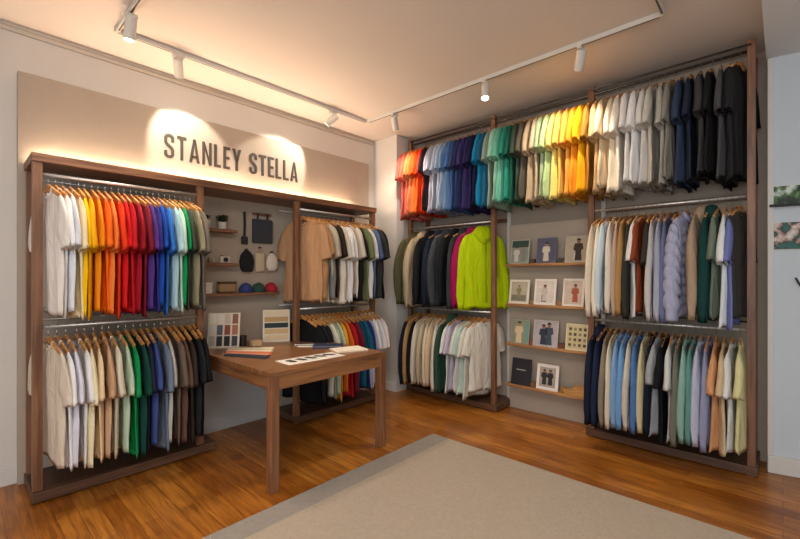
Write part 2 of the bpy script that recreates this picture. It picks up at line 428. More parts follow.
def kit(kind, var):
    key = (kind, var)
    if key in KIT: return KIT[key]
    s = hash((kind.__len__(), var)) % 1000 + var * 17
    P = []
    if kind == 'tee':
        L, T = (.875, .885, .865, .90)[var % 4], (.020, .023, .018, .021)[var % 4]
        P += [('body', body_mesh(.225, .262 - .006 * var, L, T, s, folds=.8)), ('sleeve', sleeve_mesh(TO, TI, .019, L, 1, s + 1, folds=.8)), ('sleeve', sleeve_mesh(TO, TI, .019, L, -1, s + 2, folds=.8)), ('collar', collar_mesh(L, T))]
    elif kind == 'fat':      # looser tee where there is more room on the rail
        L, T = (.89, .915, .90, .88)[var % 4], (.030, .027, .032, .028)[var % 4]
        P += [('body', body_mesh(.225, .262, L, T, s, folds=1.1)), ('sleeve', sleeve_mesh(TO, TI, .027, L, 1, s + 1)), ('sleeve', sleeve_mesh(TO, TI, .027, L, -1, s + 2)), ('collar', collar_mesh(L, T))]
    elif kind == 'long':
        L, T = (.88, .90, .87)[var % 3], .027
        P += [('body', body_mesh(.215, .245, L, T, s, hem_in=.015)), ('sleeve', sleeve_mesh(LO, LI, .026, L, 1, s + 1, cuff=1)), ('sleeve', sleeve_mesh(LO, LI, .026, L, -1, s + 2, cuff=1)), ('collar', collar_mesh(L, T, .011))]
    elif kind == 'hoodie':
        L, T = .90, .036
        P += [('body', body_mesh(.215, .25, L, T, s, hem_in=.015)), ('sleeve', sleeve_mesh(LO, LI, .032, L, 1, s + 1, cuff=1)), ('sleeve', sleeve_mesh(LO, LI, .032, L, -1, s + 2, cuff=1)), ('hood', hood_mesh(L, T))]
    elif kind == 'jacket':
        L, T = .93, .052
        P += [('body', body_mesh(.225, .265, L, T, s, folds=1.5)), ('sleeve', sleeve_mesh([(x*1.03, z*1.04) for x, z in LO], LI, .042, L, 1, s + 1, cuff=1, folds=1.6)), ('sleeve', sleeve_mesh([(x*1.03, z*1.04) for x, z in LO], LI, .042, L, -1, s + 2, cuff=1, folds=1.6)), ('hood', hood_mesh(L, T))]
        z = bmesh.new(); tube(z, [(0, T + .012, L - .16 - k * .07) for k in range(11)], .006, 6); P.append(('zipper', me_of('zipper', z, True)))
    elif kind == 'puffer':
        L, T = .88, .060
        P += [('body', body_mesh(.22, .25, L, T, s, rib=10, folds=.4)), ('sleeve', sleeve_mesh([(x*1.08, z) for x, z in LO], LI, .055, L, 1, s + 1, rib=10, cuff=1, folds=.4)), ('sleeve', sleeve_mesh([(x*1.08, z) for x, z in LO], LI, .055, L, -1, s + 2, rib=10, cuff=1, folds=.4)), ('collar', collar_mesh(L, T, .02))]
    for n, me in P: me.materials.append(FAB)
    KIT[key] = (L, P); return KIT[key]

# hanger: shoulder bar + hook
bm = bmesh.new(); n = 16; up, dn = [], []
for k in range(n + 1):
    x = -.205 + .41 * k / n; ax = abs(x)
    zt = -.060 - .40 * ax + .02 * (ax / .2) ** 2 * 0; th = .026 + .006 * (1 - ax / .2)
    wy = .0065
    up.append([bm.verts.new((x, s * wy, zt)) for s in (-1, 1)]); dn.append([bm.verts.new((x, s * wy, zt - th)) for s in (-1, 1)])
for k in range(n):
    bm.faces.new([up[k][0], up[k+1][0], up[k+1][1], up[k][1]]); bm.faces.new([dn[k][0], dn[k][1], dn[k+1][1], dn[k+1][0]])
    for s in (0, 1): bm.faces.new([up[k][s], dn[k][s], dn[k+1][s], up[k+1][s]])
bm.faces.new([up[0][0], up[0][1], dn[0][1], dn[0][0]]); bm.faces.new([up[n][0], up[n][1], dn[n][1], dn[n][0]])
BAR = me_of('shoulder_bar', bm); BAR.materials.append(HWOOD)
bm = bmesh.new(); pts = [(0, 0, -.07), (0, 0, -.032)] + [(.0145 * sin(t_), 0, -.0145 * cos(t_)) for t_ in [x * .5 for x in range(1, 10)]]
tube(bm, pts, .0022, 5); HOOK = me_of('hook', bm, True); HOOK.materials.append(HMETAL)

NAMES = dict(tee=('t_shirt', 't-shirt', 't-shirt'), fat=('t_shirt', 't-shirt', 't-shirt'), long=('long_sleeve_top', 'long-sleeved top', 'top'),
             hoodie=('hooded_sweatshirt', 'hoodie', 'hoodie'), jacket=('jacket', 'jacket', 'jacket'), puffer=('puffer_jacket', 'puffer jacket', 'jacket'))
def hang(items, rail, p0, p1, z, rot, yaw={}, lsc=1.0):
    """items: (colour words, hex, kind). p0/p1: hang points of the first and last garment on the rail."""
    names = [i[0] for i in items]; assert len(set(names)) == len(names), [n for n in names if names.count(n) > 1]
    n = len(items)
    wt = [dict(puffer=2.0, hoodie=1.35, jacket=1.3).get(i[2], 1.0) for i in items]; pos = [0]
    for k in range(1, n): pos.append(pos[-1] + (wt[k-1] + wt[k]) / 2)
    for k, it in enumerate(items):
        col, hexc, kind = it[:3]; var = (k * 7 + len(rail)) % 4
        t = pos[k] / pos[-1] + random.uniform(-.12, .12) / n
        t = min(1, max(0, t))
        x = p0[0] + (p1[0] - p0[0]) * t; y = p0[1] + (p1[1] - p0[1]) * t
        L, P = kit(kind, var)
        nm, word, cat = NAMES[kind]
        if k == 0: rel = f'at the left end, beside the {names[1]} one'
        elif k == n - 1: rel = f'at the right end, beside the {names[-2]} one'
        else: rel = f'between the {names[k-1]} and {names[k+1]} ones'
        lab = f'{col} {word} {rel}, {rail}'
        if len(lab.split()) > 16: lab = f'{col} {word} beside the {names[k-1] if k else names[1]} one, {rail}'
        rz = rot + radians(random.uniform(-4, 4)) * (.6 if n > 18 else 1) + radians(yaw.get(k, yaw.get(k - n, 0)))
        sc_ = random.uniform(.965, 1.03) * lsc
        e = thing(nm, lab, cat, (x, y, z - L * sc_), rz, f'garments on the {rail}')
        e.scale = (random.uniform(.97, 1.02), random.uniform(.9, 1.1), sc_)
        for pn, me in P:
            o = bpy.data.objects.new(pn, me); C.objects.link(o); o.parent = e
            c = lin(hexc)
            o.color = c
            if pn == 'zipper': o.color = tuple(v * .5 for v in c[:3]) + (1,)
        h = thing('clothes_hanger', f'wooden hanger of the {col} {word}, {rail}', 'clothes hanger', (x, y, z), rz, f'wooden hangers on the {rail}')
        for pn, me in (('shoulder_bar', BAR), ('hook', HOOK)):
            o = bpy.data.objects.new(pn, me); C.objects.link(o); o.parent = h

T_ = 'tee'
YL = {0: 11, 1: 9, 2: 7, 3: 4, 4: 2}   # the first garments on a rail hang a little turned towards the room
A = [('warm white','#e9e0d6'),('pure white','#f0eeec'),('cool white','#e2e2e6'),('cream','#ecd9b0'),('lemon yellow','#f5c400'),('sunflower yellow','#f2ae0c'),('amber','#ee8f0a'),('bright orange','#ee6a12'),('light orange','#f08336'),('vermilion','#e23a14'),
     ('bright red','#d21616'),('scarlet','#c01420'),('crimson','#9c1020'),('burgundy','#7a1428'),('violet','#54307c'),('indigo','#34307e'),('royal blue','#1d4aa6'),('sky blue','#2f6fc0'),('pale aqua','#a8c8cc'),('mint','#bcd4c4'),('emerald green','#0a8a4c'),('dark olive','#3d4638'),('khaki','#8d8467'),('stone grey','#6a6256')]
B_ = [('ecru','#dccdb8'),('bright white','#f2f0ee'),('lavender white','#dedbe6'),('soft white','#eae6e2'),('butter cream','#ece0b8'),('peach cream','#e8cca4'),('tan','#c9a37e'),('light stone','#d6ccb4'),('pale mint','#bccbb0'),('kelly green','#0e8a4a'),('forest green','#0f4034'),('midnight blue','#1f2438'),
      ('denim blue','#3c4c84'),('slate grey','#6b7686'),('pale heather','#b6b4ae'),('taupe','#66564a'),('cocoa brown','#5e4438'),('dark brown','#33291f'),('charcoal','#1e1e20'),('jet black','#0d0d10')]
C_ = [('tan','#bd9068'),('camel','#a87c52'),('stone','#c2b49c'),('ash grey','#7a7874'),('dark brown','#34261c'),('ivory','#e0d4c0'),('bright white','#eeeae4'),('soft white','#e2ddd8'),('ecru','#d8cdbc'),('black','#151416'),('olive green','#767c54'),('off-white','#d9d6ce'),('denim blue','#54688c'),('charcoal','#33302e'),('jet black','#121114')]
D = [('jet black','#0e0e10'),('charcoal','#1b1a1c'),('coal black','#141318'),('cream','#d8cfb8'),('sage','#9fa78c'),('pale green','#b9c4ac'),('golden yellow','#e3a52c'),('orange','#d56c24'),('bright red','#b81a1e'),('burgundy','#7a1a2e'),('dark teal','#0f4a5c'),('petrol blue','#1a5a78'),('navy blue','#24305c'),('lavender','#a8a6c8'),('bright white','#e8e6e6'),('soft white','#dedcdc'),('pinkish white','#dccfcc')]
E_ = [('salmon pink','#d9685a'),('coral','#dc7056'),('peach','#e08a58'),('tangerine','#e67c34'),('bright orange','#ee5a1c'),('vermilion','#e8361a'),('black cherry','#2c1a1e'),('lilac grey','#a09cae'),('silver grey','#a8adb8'),('pale lilac','#b4b8cc'),('ice blue','#9cb4cc'),('light denim','#6c8cb4'),('steel blue','#3f64a0'),
      ('slate blue','#34446e'),('navy blue','#262c5c'),('purple navy','#362c60'),('indigo','#262054'),('midnight blue','#1a1c3c'),('turquoise blue','#1480ac'),('petrol blue','#1d5a78'),('sage grey','#8fa090'),('pale mint','#9ccab4'),('seafoam','#6cb89c'),('teal green','#2a8c74'),('bottle green','#1c5c4c'),('dark moss','#3c4a3c'),('grey brown','#5c5448'),
      ('sand','#bca484'),('beige','#ccb898'),('light sage','#a8b890'),('pistachio','#bcd094'),('pale yellow','#f0d87c'),('straw yellow','#f4c860'),('apricot','#f2a848'),('amber','#f09a24'),('golden yellow','#f2aa10'),('bronze','#a8742c'),('tan','#c8a070'),('oatmeal','#d4bc98'),('cream','#e4d4b8'),
      ('ivory','#e6dccc'),('soft white','#e4e0dc'),('bright white','#eceae8'),('pearl','#d6d2cc'),('pale stone','#c2bcb0'),('light grey','#a8a49c'),('warm grey','#8a8478'),('slate navy','#303c54'),('dark navy','#1e2638'),('charcoal','#3c3c3e'),('coal black','#161618'),('dark grey','#48484a'),('soft black','#222224'),('jet black','#0e0e10')]
RA, RB, RC, RD = 'top left rail under the sign', 'lower left rail under the sign', 'top rail right of the table', 'lower rail right of the table'
RE, RF, RG, RH, RI = 'long top rail', 'coat rail left of the photo shelves', 'floor-level rail left of the photo shelves', 'middle rail at far right', 'bottom rail at far right'
hang([(a_, b2, T_) for a_, b2 in A], RA, (XF, .425), (XF, 1.29), 2.07, pi, YL)
hang([(a_, b2, T_) for a_, b2 in B_], RB, (XF, .425), (XF, 1.315), 1.10, pi, YL)
hang([(a_, b2, 'fat') for a_, b2 in C_], RC, (XF, 2.345), (XF, 3.22), 2.07, pi, YL)
hang([(a_, b2, 'tee') for a_, b2 in D], RD, (XF, 2.33), (XF, 3.22), 1.10, pi, YL)
hang([(a_, b2, 'fat') for a_, b2 in E_], RE, (-3.33, YF), (-.215, YF), 3.03, -pi/2, {-1: -13})
FJ = [('olive','#565338','jacket'),('sand','#b8a486','jacket'),('black','#161618','jacket'),('navy blue','#1a2034','jacket'),('charcoal grey','#3e4244','jacket'),('soft black','#17171b','hoodie'),('dark grey','#3a3a3e','hoodie'),('magenta','#a01050','jacket'),('neon yellow','#b8d000','jacket')]
hang(FJ, RF, (-3.30, YF), (-2.36, YF), 1.995, -pi/2, {-1: -22, -2: -8, 0: -14, 1: -8, 4: -6})
G = [('ink navy','#161a2c','long'),('camel','#b8925c','long'),('black','#121214','long'),('ivory','#d8cfbc','long'),('oatmeal','#c4b294','long'),('cream','#e0d2b4','long'),('peach cream','#dcc2a0','long'),('ecru','#d6ccb8','long'),('forest green','#2f4c3c','hoodie'),
     ('soft white','#dcdcd8','fat'),('lilac','#bdb2c4','fat'),('pearl','#d2d0c8','fat'),('pale mint','#b4c8bc','fat'),('stone white','#d0ccbe','fat'),('warm white','#dcd6c8','fat')]
hang(G, RG, (-3.30, YF), (-2.34, YF), 1.035, -pi/2, {-1: -14, -2: -8, -3: -4}, .96)
Hh_ = [('cream','#d8c8b0','long'),('ivory','#e0d4c0','long'),('ice blue','#c0ccd2','long'),('ecru','#d8cec0','long'),('dusty pink','#b89c88','long'),('camel','#a8804c','long'),('dark olive','#34322a','long'),('soft white','#dedad6','fat'),('rust','#8c4020','fat'),('dark brown','#3e3430','fat'),
      ('pearl','#c6c0bc','long'),('lavender grey','#a4a6b8','long'),('slate blue','#6a7090','long'),('cocoa brown','#3c2a26','long'),('pale lavender','#a6a8c0','puffer'),('beige','#a89078','hoodie'),('dark teal','#123c38','hoodie'),('sage grey','#6f7a6c','fat'),('bright white','#dce0e0','fat'),('periwinkle','#7078b0','fat'),('charcoal brown','#3c3834','fat')]
hang(Hh_, RH, (-1.185, YF), (-.225, YF), 1.995, -pi/2, {14: -13, 15: -4, -1: -12})
I_ = [('ink navy','#141a2e','hoodie'),('navy blue','#1a2440','long'),('taupe','#85796a','long'),('ivory','#d4c8b0','long'),('light blue','#7c9cc0','long'),('sky blue','#6a96c4','long'),('oatmeal','#c8bcaa','long'),('cornflower blue','#4c74a8','long'),('cream','#cabc94','long'),('midnight navy','#0f1626','long'),('ash grey','#96989a','fat'),('black','#101014','fat'),('off-white','#c8c8c4','fat'),
      ('olive grey','#6c6c60','long'),('mint green','#84a89c','long'),('teal green','#5e8c84','long'),('lavender white','#b4b8cc','long'),('periwinkle grey','#8c90ac','long'),('peach','#cc9468','fat'),('pale sand','#c8b08c','fat'),('soft white','#d4d4d0','fat'),('pale yellow','#d4cc98','fat')]
hang(I_, RI, (-1.185, YF), (-.225, YF), 1.035, -pi/2, {}, .93)

# ------------------------------------------------------------------ table
tb = thing('display_table', 'square walnut table set into the middle bay of the low rack', 'table', (-2.94, 1.94, 0))
tx0, tx1, ty0, ty1 = -.495, .50, -.53, .53
bm = bmesh.new()
ol = [(-.475, ty0), (tx1, ty0), (tx1, ty1), (-.475, ty1), (-.475, .265), (-.86, .265), (-.86, -.53), (-.475, -.53)]
ol = [(-.475, ty0), (tx1, ty0), (tx1, ty1), (-.475, ty1), (-.475, .29), (-.87, .29), (-.87, -.525), (-.475, -.525)]
lo = [bm.verts.new((x, y, .762)) for x, y in ol]; hi = [bm.verts.new((x, y, .79)) for x, y in ol]
bm.faces.new(lo); bm.faces.new(hi)
for k in range(8): bm.faces.new([lo[k], lo[(k+1) % 8], hi[(k+1) % 8], hi[k]])
obj('table_top', bm, TABLEW, tb)
tx0 = -.475
for nm, bb in (('apron', (tx1-.03, tx1-.006, ty0+.06, ty1-.06, .672, .762)), ('apron', (tx0+.006, tx0+.03, ty0+.06, ty1-.06, .672, .762)),
               ('apron', (tx0+.006, tx1-.06, ty0+.006, ty0+.03, .672, .762)), ('apron', (tx0+.006, tx1-.06, ty1-.03, ty1-.006, .672, .762))):
    obj(nm, B(*bb, bev=.002), TABLEW if bb[1] - bb[0] < .1 else wood('table_walnut_short_side', '#6e452b', '#98683f', 'X', .35), tb)
for sy in (ty0, ty1-.065):
    obj('leg', B(tx1-.064, tx1-.001, sy+.001, sy+.064, 0, .762, bev=.004), wood('table_leg_walnut', '#6b432b', '#946545', 'Z', .4), tb)

def flat(name, hexc, rough=.7): return mat(name, hexc, rough, vary=.08, vscale=40)
def lean_board(name, label, cat, loc, rz, Wd, Hg, tilt, grid, colf, edge='#d9cdb8', group=None):
    e = thing(name, label, cat, loc, rz, group)
    M = Matrix.Rotation(radians(-tilt), 4, 'X')
    obj('board', B(-Wd/2, Wd/2, 0, .012, 0, Hg, M=M, bev=.002), mat('board_'+edge, edge, .6), e)
    cols, rows = grid; mgx, mgz = .016, .018
    cw, rh = (Wd - mgx) / cols, (Hg - mgz) / rows
    for r in range(rows):
        for c in range(cols):
            h = colf(r, c)
            if not h: continue
            x0 = -Wd/2 + mgx + c * cw; z0 = mgz + (rows - 1 - r) * rh
            obj('fabric_swatch', B(x0, x0 + cw - mgx, -.004, 0, z0, z0 + rh - mgz*.6, M=M), flat('swatch'+h, h), e)
    # rear strut
    obj('easel_strut', B(-.02, .02, .0, .006, 0, Hg*.8, M=Matrix.Translation((0, .0 + Hg*sin(radians(tilt))*1.0 + .06, 0)) @ Matrix.Rotation(radians(tilt*.4), 4, 'X')), mat('board_'+edge, edge), e)
    return e
G1 = [['#e6ddc8','#dcd2c0','#c8b49c','#8a5a40'],['#d8d0c4','#5c5f68','#8c4632','#a86848'],['#b0a69a','#2e3038','#1e2026','#3a3c44']]
lean_board('swatch_board', 'upright colour chart of small dark and pale swatches on the table', 'swatch board', (-3.60, 1.615, .79), radians(52), .27, .31, 12, (4, 3), lambda r, c: G1[r][c])
G2 = ['#d8c4a0','#b8935c','#1e2a26','#c8a878','#d4bc94']
lean_board('swatch_board', 'upright sample board with one black stripe among tan strips, on the table', 'swatch board', (-3.56, 2.115, .79), radians(60), .25, .31, 12, (1, 5), lambda r, c: G2[r])

def swatch_book(label, loc, rz, cols, w_=.07, l_=.26, step=.045, gap=.004):
    """cards side by side, each a little higher and further round than the last; local y is the long axis"""
    e = thing('swatch_book', label, 'swatch book', loc, rz, 'fabric swatch books on the table')
    for k, c in enumerate(cols):
        M = Matrix.Translation((k * step, .012 * k, .0005)) @ Matrix.Rotation(radians(-3 * k), 4, 'Z')
        obj('fabric_card', B(-w_/2, w_/2, -l_/2, l_/2, 0, gap * (1 + .4 * (len(cols) - 1 - k)), M=M, bev=.001), flat('card'+c, c), e)
    return e
DG = radians(-47)
swatch_book('fanned swatch book from cream through coral to navy, below the colour chart', (-3.36, 1.76, .79), DG, ['#e0d4bc','#cdbb98','#e4d6ba','#cf6f48','#d88460','#2c3040','#1c2030'], .065, .38, .054)
swatch_book('fanned swatch book of white, grey and black cards near the striped board', (-3.20, 2.25, .79), DG + .15, ['#2a2a2c','#e8e2d6','#38363a','#dcd4c4','#e8e0d0'], .05, .30, .034)
bk2 = thing('fabric_book', 'navy covered sample book lying near the table right end', 'book', (-2.96, 2.27, .79), DG + .1)
obj('cover', B(-.07, .07, -.13, .13, 0, .012, bev=.002), flat('navy_cover', '#2c3354'), bk2); obj('pages', B(-.06, .06, -.125, .12, .012, .018), PAPER, bk2); obj('front_cover', B(-.07, .07, -.13, .13, .018, .022), flat('navy_cover', '#2c3354'), bk2)
bk3 = thing('fabric_book', 'open cream sample book lying at the table right front corner', 'book', (-2.72, 2.30, .79), DG + .5)
obj('pages', B(-.10, .10, -.14, .14, 0, .012, bev=.002), flat('cream_pages', '#ead9bc'), bk3); obj('top_page', B(-.09, .095, -.13, .13, .012, .015, M=Matrix.Rotation(radians(4), 4, 'Z')), flat('cream_page_top', '#f2e6d2'), bk3)
lf = thing('leaflet', 'pale leaflet with dark printed shapes lying at the table front edge', 'leaflet', (-2.66, 1.88, .79), radians(-2))
obj('paper', B(-.10, .10, -.25, .25, 0, .002), PAPER, lf)
for k in range(5):
    bm = bmesh.new(); y0 = -.20 + k * .09
    prism(bm, [(-.05, 0), (.03, .01), (.05, .04), (.02, .06), (-.06, .05)], 0, .0007)
    o = obj('print', bm, flat('leaflet_print', '#3a3532'), lf, (0, y0 + .03, .0028)); o.rotation_euler = (radians(-90), 0, radians(10 * k))
    o.location = (0, y0, .0028)
cp = obj('pencil_cup', lathe(bmesh.new(), [(.030, 0), (.034, .09), (.030, .09), (.027, .01)], 20), mat('dark_brown_cup', '#2c221e', .5), loc=(-3.60, 1.80, .79), smooth=False)
tag(cp, 'small dark brown cup standing on the table behind the swatch books', 'cup')
bk = obj('card_block', B(-.03, .03, -.045, .045, 0, .05, bev=.004), wood('block_maple', '#c9a274', '#e0c29a', 'Y'), loc=(-3.50, 1.875, .79))
tag(bk, 'small pale wooden block on the table left of the striped board', 'block')

# ------------------------------------------------------------------ left centre wall shelves and things
XW = -3.82
def wall_shelf(x0, x1, y0, y1, z, label, grp, m, t=.028):
    o = obj('wall_shelf', B(-(x1-x0)/2, (x1-x0)/2, -(y1-y0)/2, (y1-y0)/2, 0, t, bev=.003), m, loc=((x0+x1)/2, (y0+y1)/2, z - t)); return tag(o, label, 'shelf', grp)
gl = 'small shelves on the greige board'
wall_shelf(XW, -3.70, 1.47, 1.80, 1.845, 'short top wooden shelf with two potted plants, on greige board', gl, WALNUTY)
wall_shelf(XW, -3.70, 1.47, 1.81, 1.54, 'short middle wooden shelf holding small ornaments, on greige board', gl, WALNUTY)
wall_shelf(XW, -3.68, 1.42, 2.225, 1.265, 'long lower wooden shelf with folded caps above the table', gl, WALNUTY)

def pot_plant(loc, label, pr_, ph_, leaf, spread, nl, seed):
    e = thing('potted_plant', label, 'plant', loc, 0, 'small potted plants on the top shelf')
    obj('pot', lathe(bmesh.new(), [(pr_*.82, 0), (pr_, ph_), (pr_*.9, ph_), (pr_*.85, ph_*.85)], 18), mat('white_pot', '#d6d0c4', .4), e, smooth=False)
    bm = bmesh.new(); rnd = random.Random(seed)
    for k in range(nl):
        a = rnd.uniform(0, 6.28); r = rnd.uniform(.1, 1) * spread; h = rnd.uniform(.3, 1) * spread * 1.1; s = rnd.uniform(.007, .013)
        c = Vector((r*cos(a), r*sin(a), ph_ + h)); d = Vector((cos(a), sin(a), rnd.uniform(-.2, 1))).normalized(); q = d.cross(Vector((0,0,1))).normalized()
        st_ = Vector((0,0,ph_*.85)); n_ = Vector((0,0,.001))
        v = [bm.verts.new(p) for p in (c - d*s*1.5, c + q*s, c + d*s*1.8, c - q*s)]; bm.faces.new(v)
        tube(bm, [st_, c], .0012, 3, False)
    obj('foliage', bm, mat('leaf_'+leaf, leaf, .6), e)
pot_plant((-3.755, 1.54, 1.845), 'tiny dark succulent in a white pot at the shelf left end', .036, .075, '#2c2c28', .035, 40, 1)
pot_plant((-3.755, 1.68, 1.845), 'bushy dark green plant in a white pot on the top shelf', .042, .065, '#39402c', .055, 120, 2)
cmr = thing('toy_camera', 'small white ornament with a round black centre on the middle shelf', 'ornament', (-3.75, 1.70, 1.54))
obj('body', B(-.02, .02, -.045, .045, 0, .06, bev=.006), mat('cream_plastic', '#cfc4b4', .4), cmr)
obj('lens', tube(bmesh.new(), [(.02, 0, .03), (.034, 0, .03)], .02, 16), BLACKM, cmr)
obj('knob', B(-.008, .008, -.035, -.015, .06, .068), BLACKM, cmr)
for k, (y, c, r) in enumerate(((1.50, '#b8a890', .014), (1.555, '#7a5a40', .012), (1.60, '#c8bca8', .010))):
    o = obj('ornament', lathe(bmesh.new(), [(r, 0), (r*1.1, .02), (r*.5, .032), (r*.7, .04), (r*.2, .05)], 12), mat('orn'+c, c, .5), loc=(-3.75, y, 1.54), smooth=True)
    tag(o, ['beige knobbed ornament at the left end of the middle shelf', 'brown knobbed ornament second from left on the middle shelf', 'smallest pale ornament beside the white camera-like one'][k], 'ornament', 'little ornaments on the middle shelf')
bx = thing('storage_box', 'white box at the left end of the long lower shelf', 'box', (-3.75, 1.50, 1.265))
obj('carton', B(-.045, .045, -.07, .07, 0, .095, bev=.004), PAPER, bx); obj('lid', B(-.048, .048, -.073, .073, .072, .1, bev=.003), mat('white_lid', '#ddd7cc', .6), bx)
bg = thing('wash_bag', 'tan canvas pouch beside the white box on the lower shelf', 'pouch', (-3.75, 1.72, 1.265))
bm = B(-.035, .035, -.085, .085, 0, .10, bev=.025); obj('pouch_body', bm, mat('tan_canvas', '#9c7c58', .8, bump=.3), bg, smooth=True)
obj('flap', B(-.03, .039, -.082, .082, .082, .105, bev=.01), mat('dark_trim', '#4c3a2a', .7), bg)
def cap_mesh(e, m, m2=None):
    bm = bmesh.new(); n, k_ = 18, 7; rings = []
    for j in range(k_):
        t = j / (k_ - 1) * pi / 2 * .96
        rings.append([bm.verts.new((.062 * cos(t) * cos(2*pi*i/n), .066 * cos(t) * sin(2*pi*i/n), .015 + .075 * sin(t))) for i in range(n)])
    rings.insert(0, [bm.verts.new((.062 * cos(2*pi*i/n), .066 * sin(2*pi*i/n), 0)) for i in range(n)])
    for p, q in zip(rings, rings[1:]):
        for i in range(n): bm.faces.new([p[i], p[(i+1)%n], q[(i+1)%n], q[i]])
    bm.faces.new(rings[0]); bm.faces.new(rings[-1])
    obj('crown', bm, m, e, smooth=True)
    bm = bmesh.new(); tp, bt = [], []
    for i in range(11):
        a = -1.1 + 2.2 * i / 10; 
        tp.append((.055 * cos(a), .062 * sin(a), .012)); bt.append((.055 * cos(a) + .045 * cos(a * .8), .064 * sin(a), .004 + .006 * (1 - abs(a)/1.1)))
    a1 = [bm.verts.new(p) for p in tp]; b1 = [bm.verts.new(p) for p in bt]; a2 = [bm.verts.new((p[0], p[1], p[2]-.004)) for p in tp]; b2 = [bm.verts.new((p[0], p[1], p[2]-.004)) for p in bt]
    for i in range(10):
        bm.faces.new([a1[i], a1[i+1], b1[i+1], b1[i]]); bm.faces.new([a2[i], a2[i+1], b2[i+1], b2[i]]); bm.faces.new([b1[i], b1[i+1], b2[i+1], b2[i]])
    obj('brim', bm, m, e, smooth=True)
    obj('button', lathe(bmesh.new(), [(.006, .088), (.004, .094)], 8), m, e)
for y, c, nm in ((1.905, '#2c3a74', 'blue'), (2.035, '#1f4434', 'dark green'), (2.165, '#a01828', 'red')):
    e = thing('cap', f'{nm} cap sitting on the long lower shelf above the table', 'cap', (-3.752, y, 1.265), 0, 'caps on the lower shelf')
    cap_mesh(e, mat('cap_'+nm, c, .85, bump=.2))
# hanging things: hooks are part of what hangs
pg = mat('peg', '#3a3430', .5)
def strip(pts, w_, t_, bm=None):
    bm = bm or bmesh.new()
    for p, q in zip(pts, pts[1:]):
        p, q = Vector(p), Vector(q); d = (q-p); 
        box(bm, -t_/2, t_/2, -w_/2, w_/2, 0, d.length + .002, M=Matrix.Translation(p) @ Vector((0,0,1)).rotation_difference(d.normalized()).to_matrix().to_4x4())
    return bm
e = thing('key_strap', 'long dark strap hanging from a peg left of the dark tote bag', 'strap', (-3.80, 1.915, 1.725))
obj('webbing', strip([(0, 0, .06), (0, .004, .18), (0, 0, .30)], .022, .006), mat('dark_webbing', '#2f2a2a', .8), e)
obj('pouch', B(-.008, .012, -.033, .033, 0, .075, bev=.008), mat('dark_webbing', '#2f2a2a', .8), e)
obj('peg', tube(bmesh.new(), [(-.02, 0, .305), (.02, 0, .305)], .008, 8), pg, e)
e = thing('tote_bag', 'dark grey tote bag hanging flat on the board above the caps', 'bag', (-3.795, 2.10, 1.745))
obj('pouch', B(-.018, .018, -.105, .105, 0, .235, bev=.01), mat('dark_canvas', '#3a3b40', .85, bump=.3), e)
for dy in (-.055, .055): obj('handle', strip([(.0, dy, .22), (.0, dy*.85, .29)], .016, .005), mat('dark_canvas2', '#2c2624', .85), e)
obj('peg_rail', B(-.022, .0, -.10, .10, .272, .296, bev=.003), WALNUTY, e)
e = thing('cap', 'black cap hanging from a peg below the dark strap', 'cap', (-3.795, 1.93, 1.46))
bm = bmesh.new()
prof = [(.045, 0), (.068, .04), (.074, .10), (.062, .16), (.035, .195), (.012, .21)]
lathe(bm, prof, 18); bmesh.ops.scale(bm, vec=(.42, 1, 1), verts=bm.verts); bmesh.ops.translate(bm, vec=(.012, 0, 0), verts=bm.verts)
obj('crown', bm, mat('black_cotton', '#17171a', .9), e, smooth=True); obj('brim', B(.02, .045, -.05, .05, .0, .035, bev=.012), mat('black_cotton', '#17171a'), e, smooth=True)
obj('peg', tube(bmesh.new(), [(-.02, 0, .215), (.02, 0, .215)], .008, 8), pg, e)
e = thing('drawstring_pouch', 'cream cloth pouch with cords hanging beside the black cap', 'bag', (-3.795, 2.07, 1.46))
obj('sack', B(-.016, .02, -.05, .05, 0, .19, bev=.014), mat('cream_cloth', '#c8b498', .9, bump=.3), e, smooth=True)
for dy in (-.03, .03): obj('cord', tube(bmesh.new(), [(0, dy, .185), (0, dy*.2, .24)], .003, 5), mat('cord_cream', '#b8a27e', .8), e)
obj('peg', tube(bmesh.new(), [(-.02, 0, .24), (.02, 0, .24)], .008, 8), pg, e)
e = thing('cap', 'off-white cap hanging from a peg right of the cream pouch', 'cap', (-3.795, 2.20, 1.47))
bm = bmesh.new(); lathe(bm, [(.04, 0), (.062, .035), (.066, .09), (.052, .14), (.028, .17), (.01, .18)], 18); bmesh.ops.scale(bm, vec=(.4, 1, 1), verts=bm.verts); bmesh.ops.translate(bm, vec=(.012, 0, 0), verts=bm.verts)
obj('crown', bm, mat('offwhite_cotton', '#d8cdbc', .9), e, smooth=True)
obj('strap', tube(bmesh.new(), [(.0, -.055, .09), (.0, -.075, .0), (.0, -.045, -.02), (.0, -.02, .01)], .004, 6), mat('cord_cream', '#b8a27e'), e)
obj('peg', tube(bmesh.new(), [(-.02, 0, .19), (.02, 0, .19)], .008, 8), pg, e)

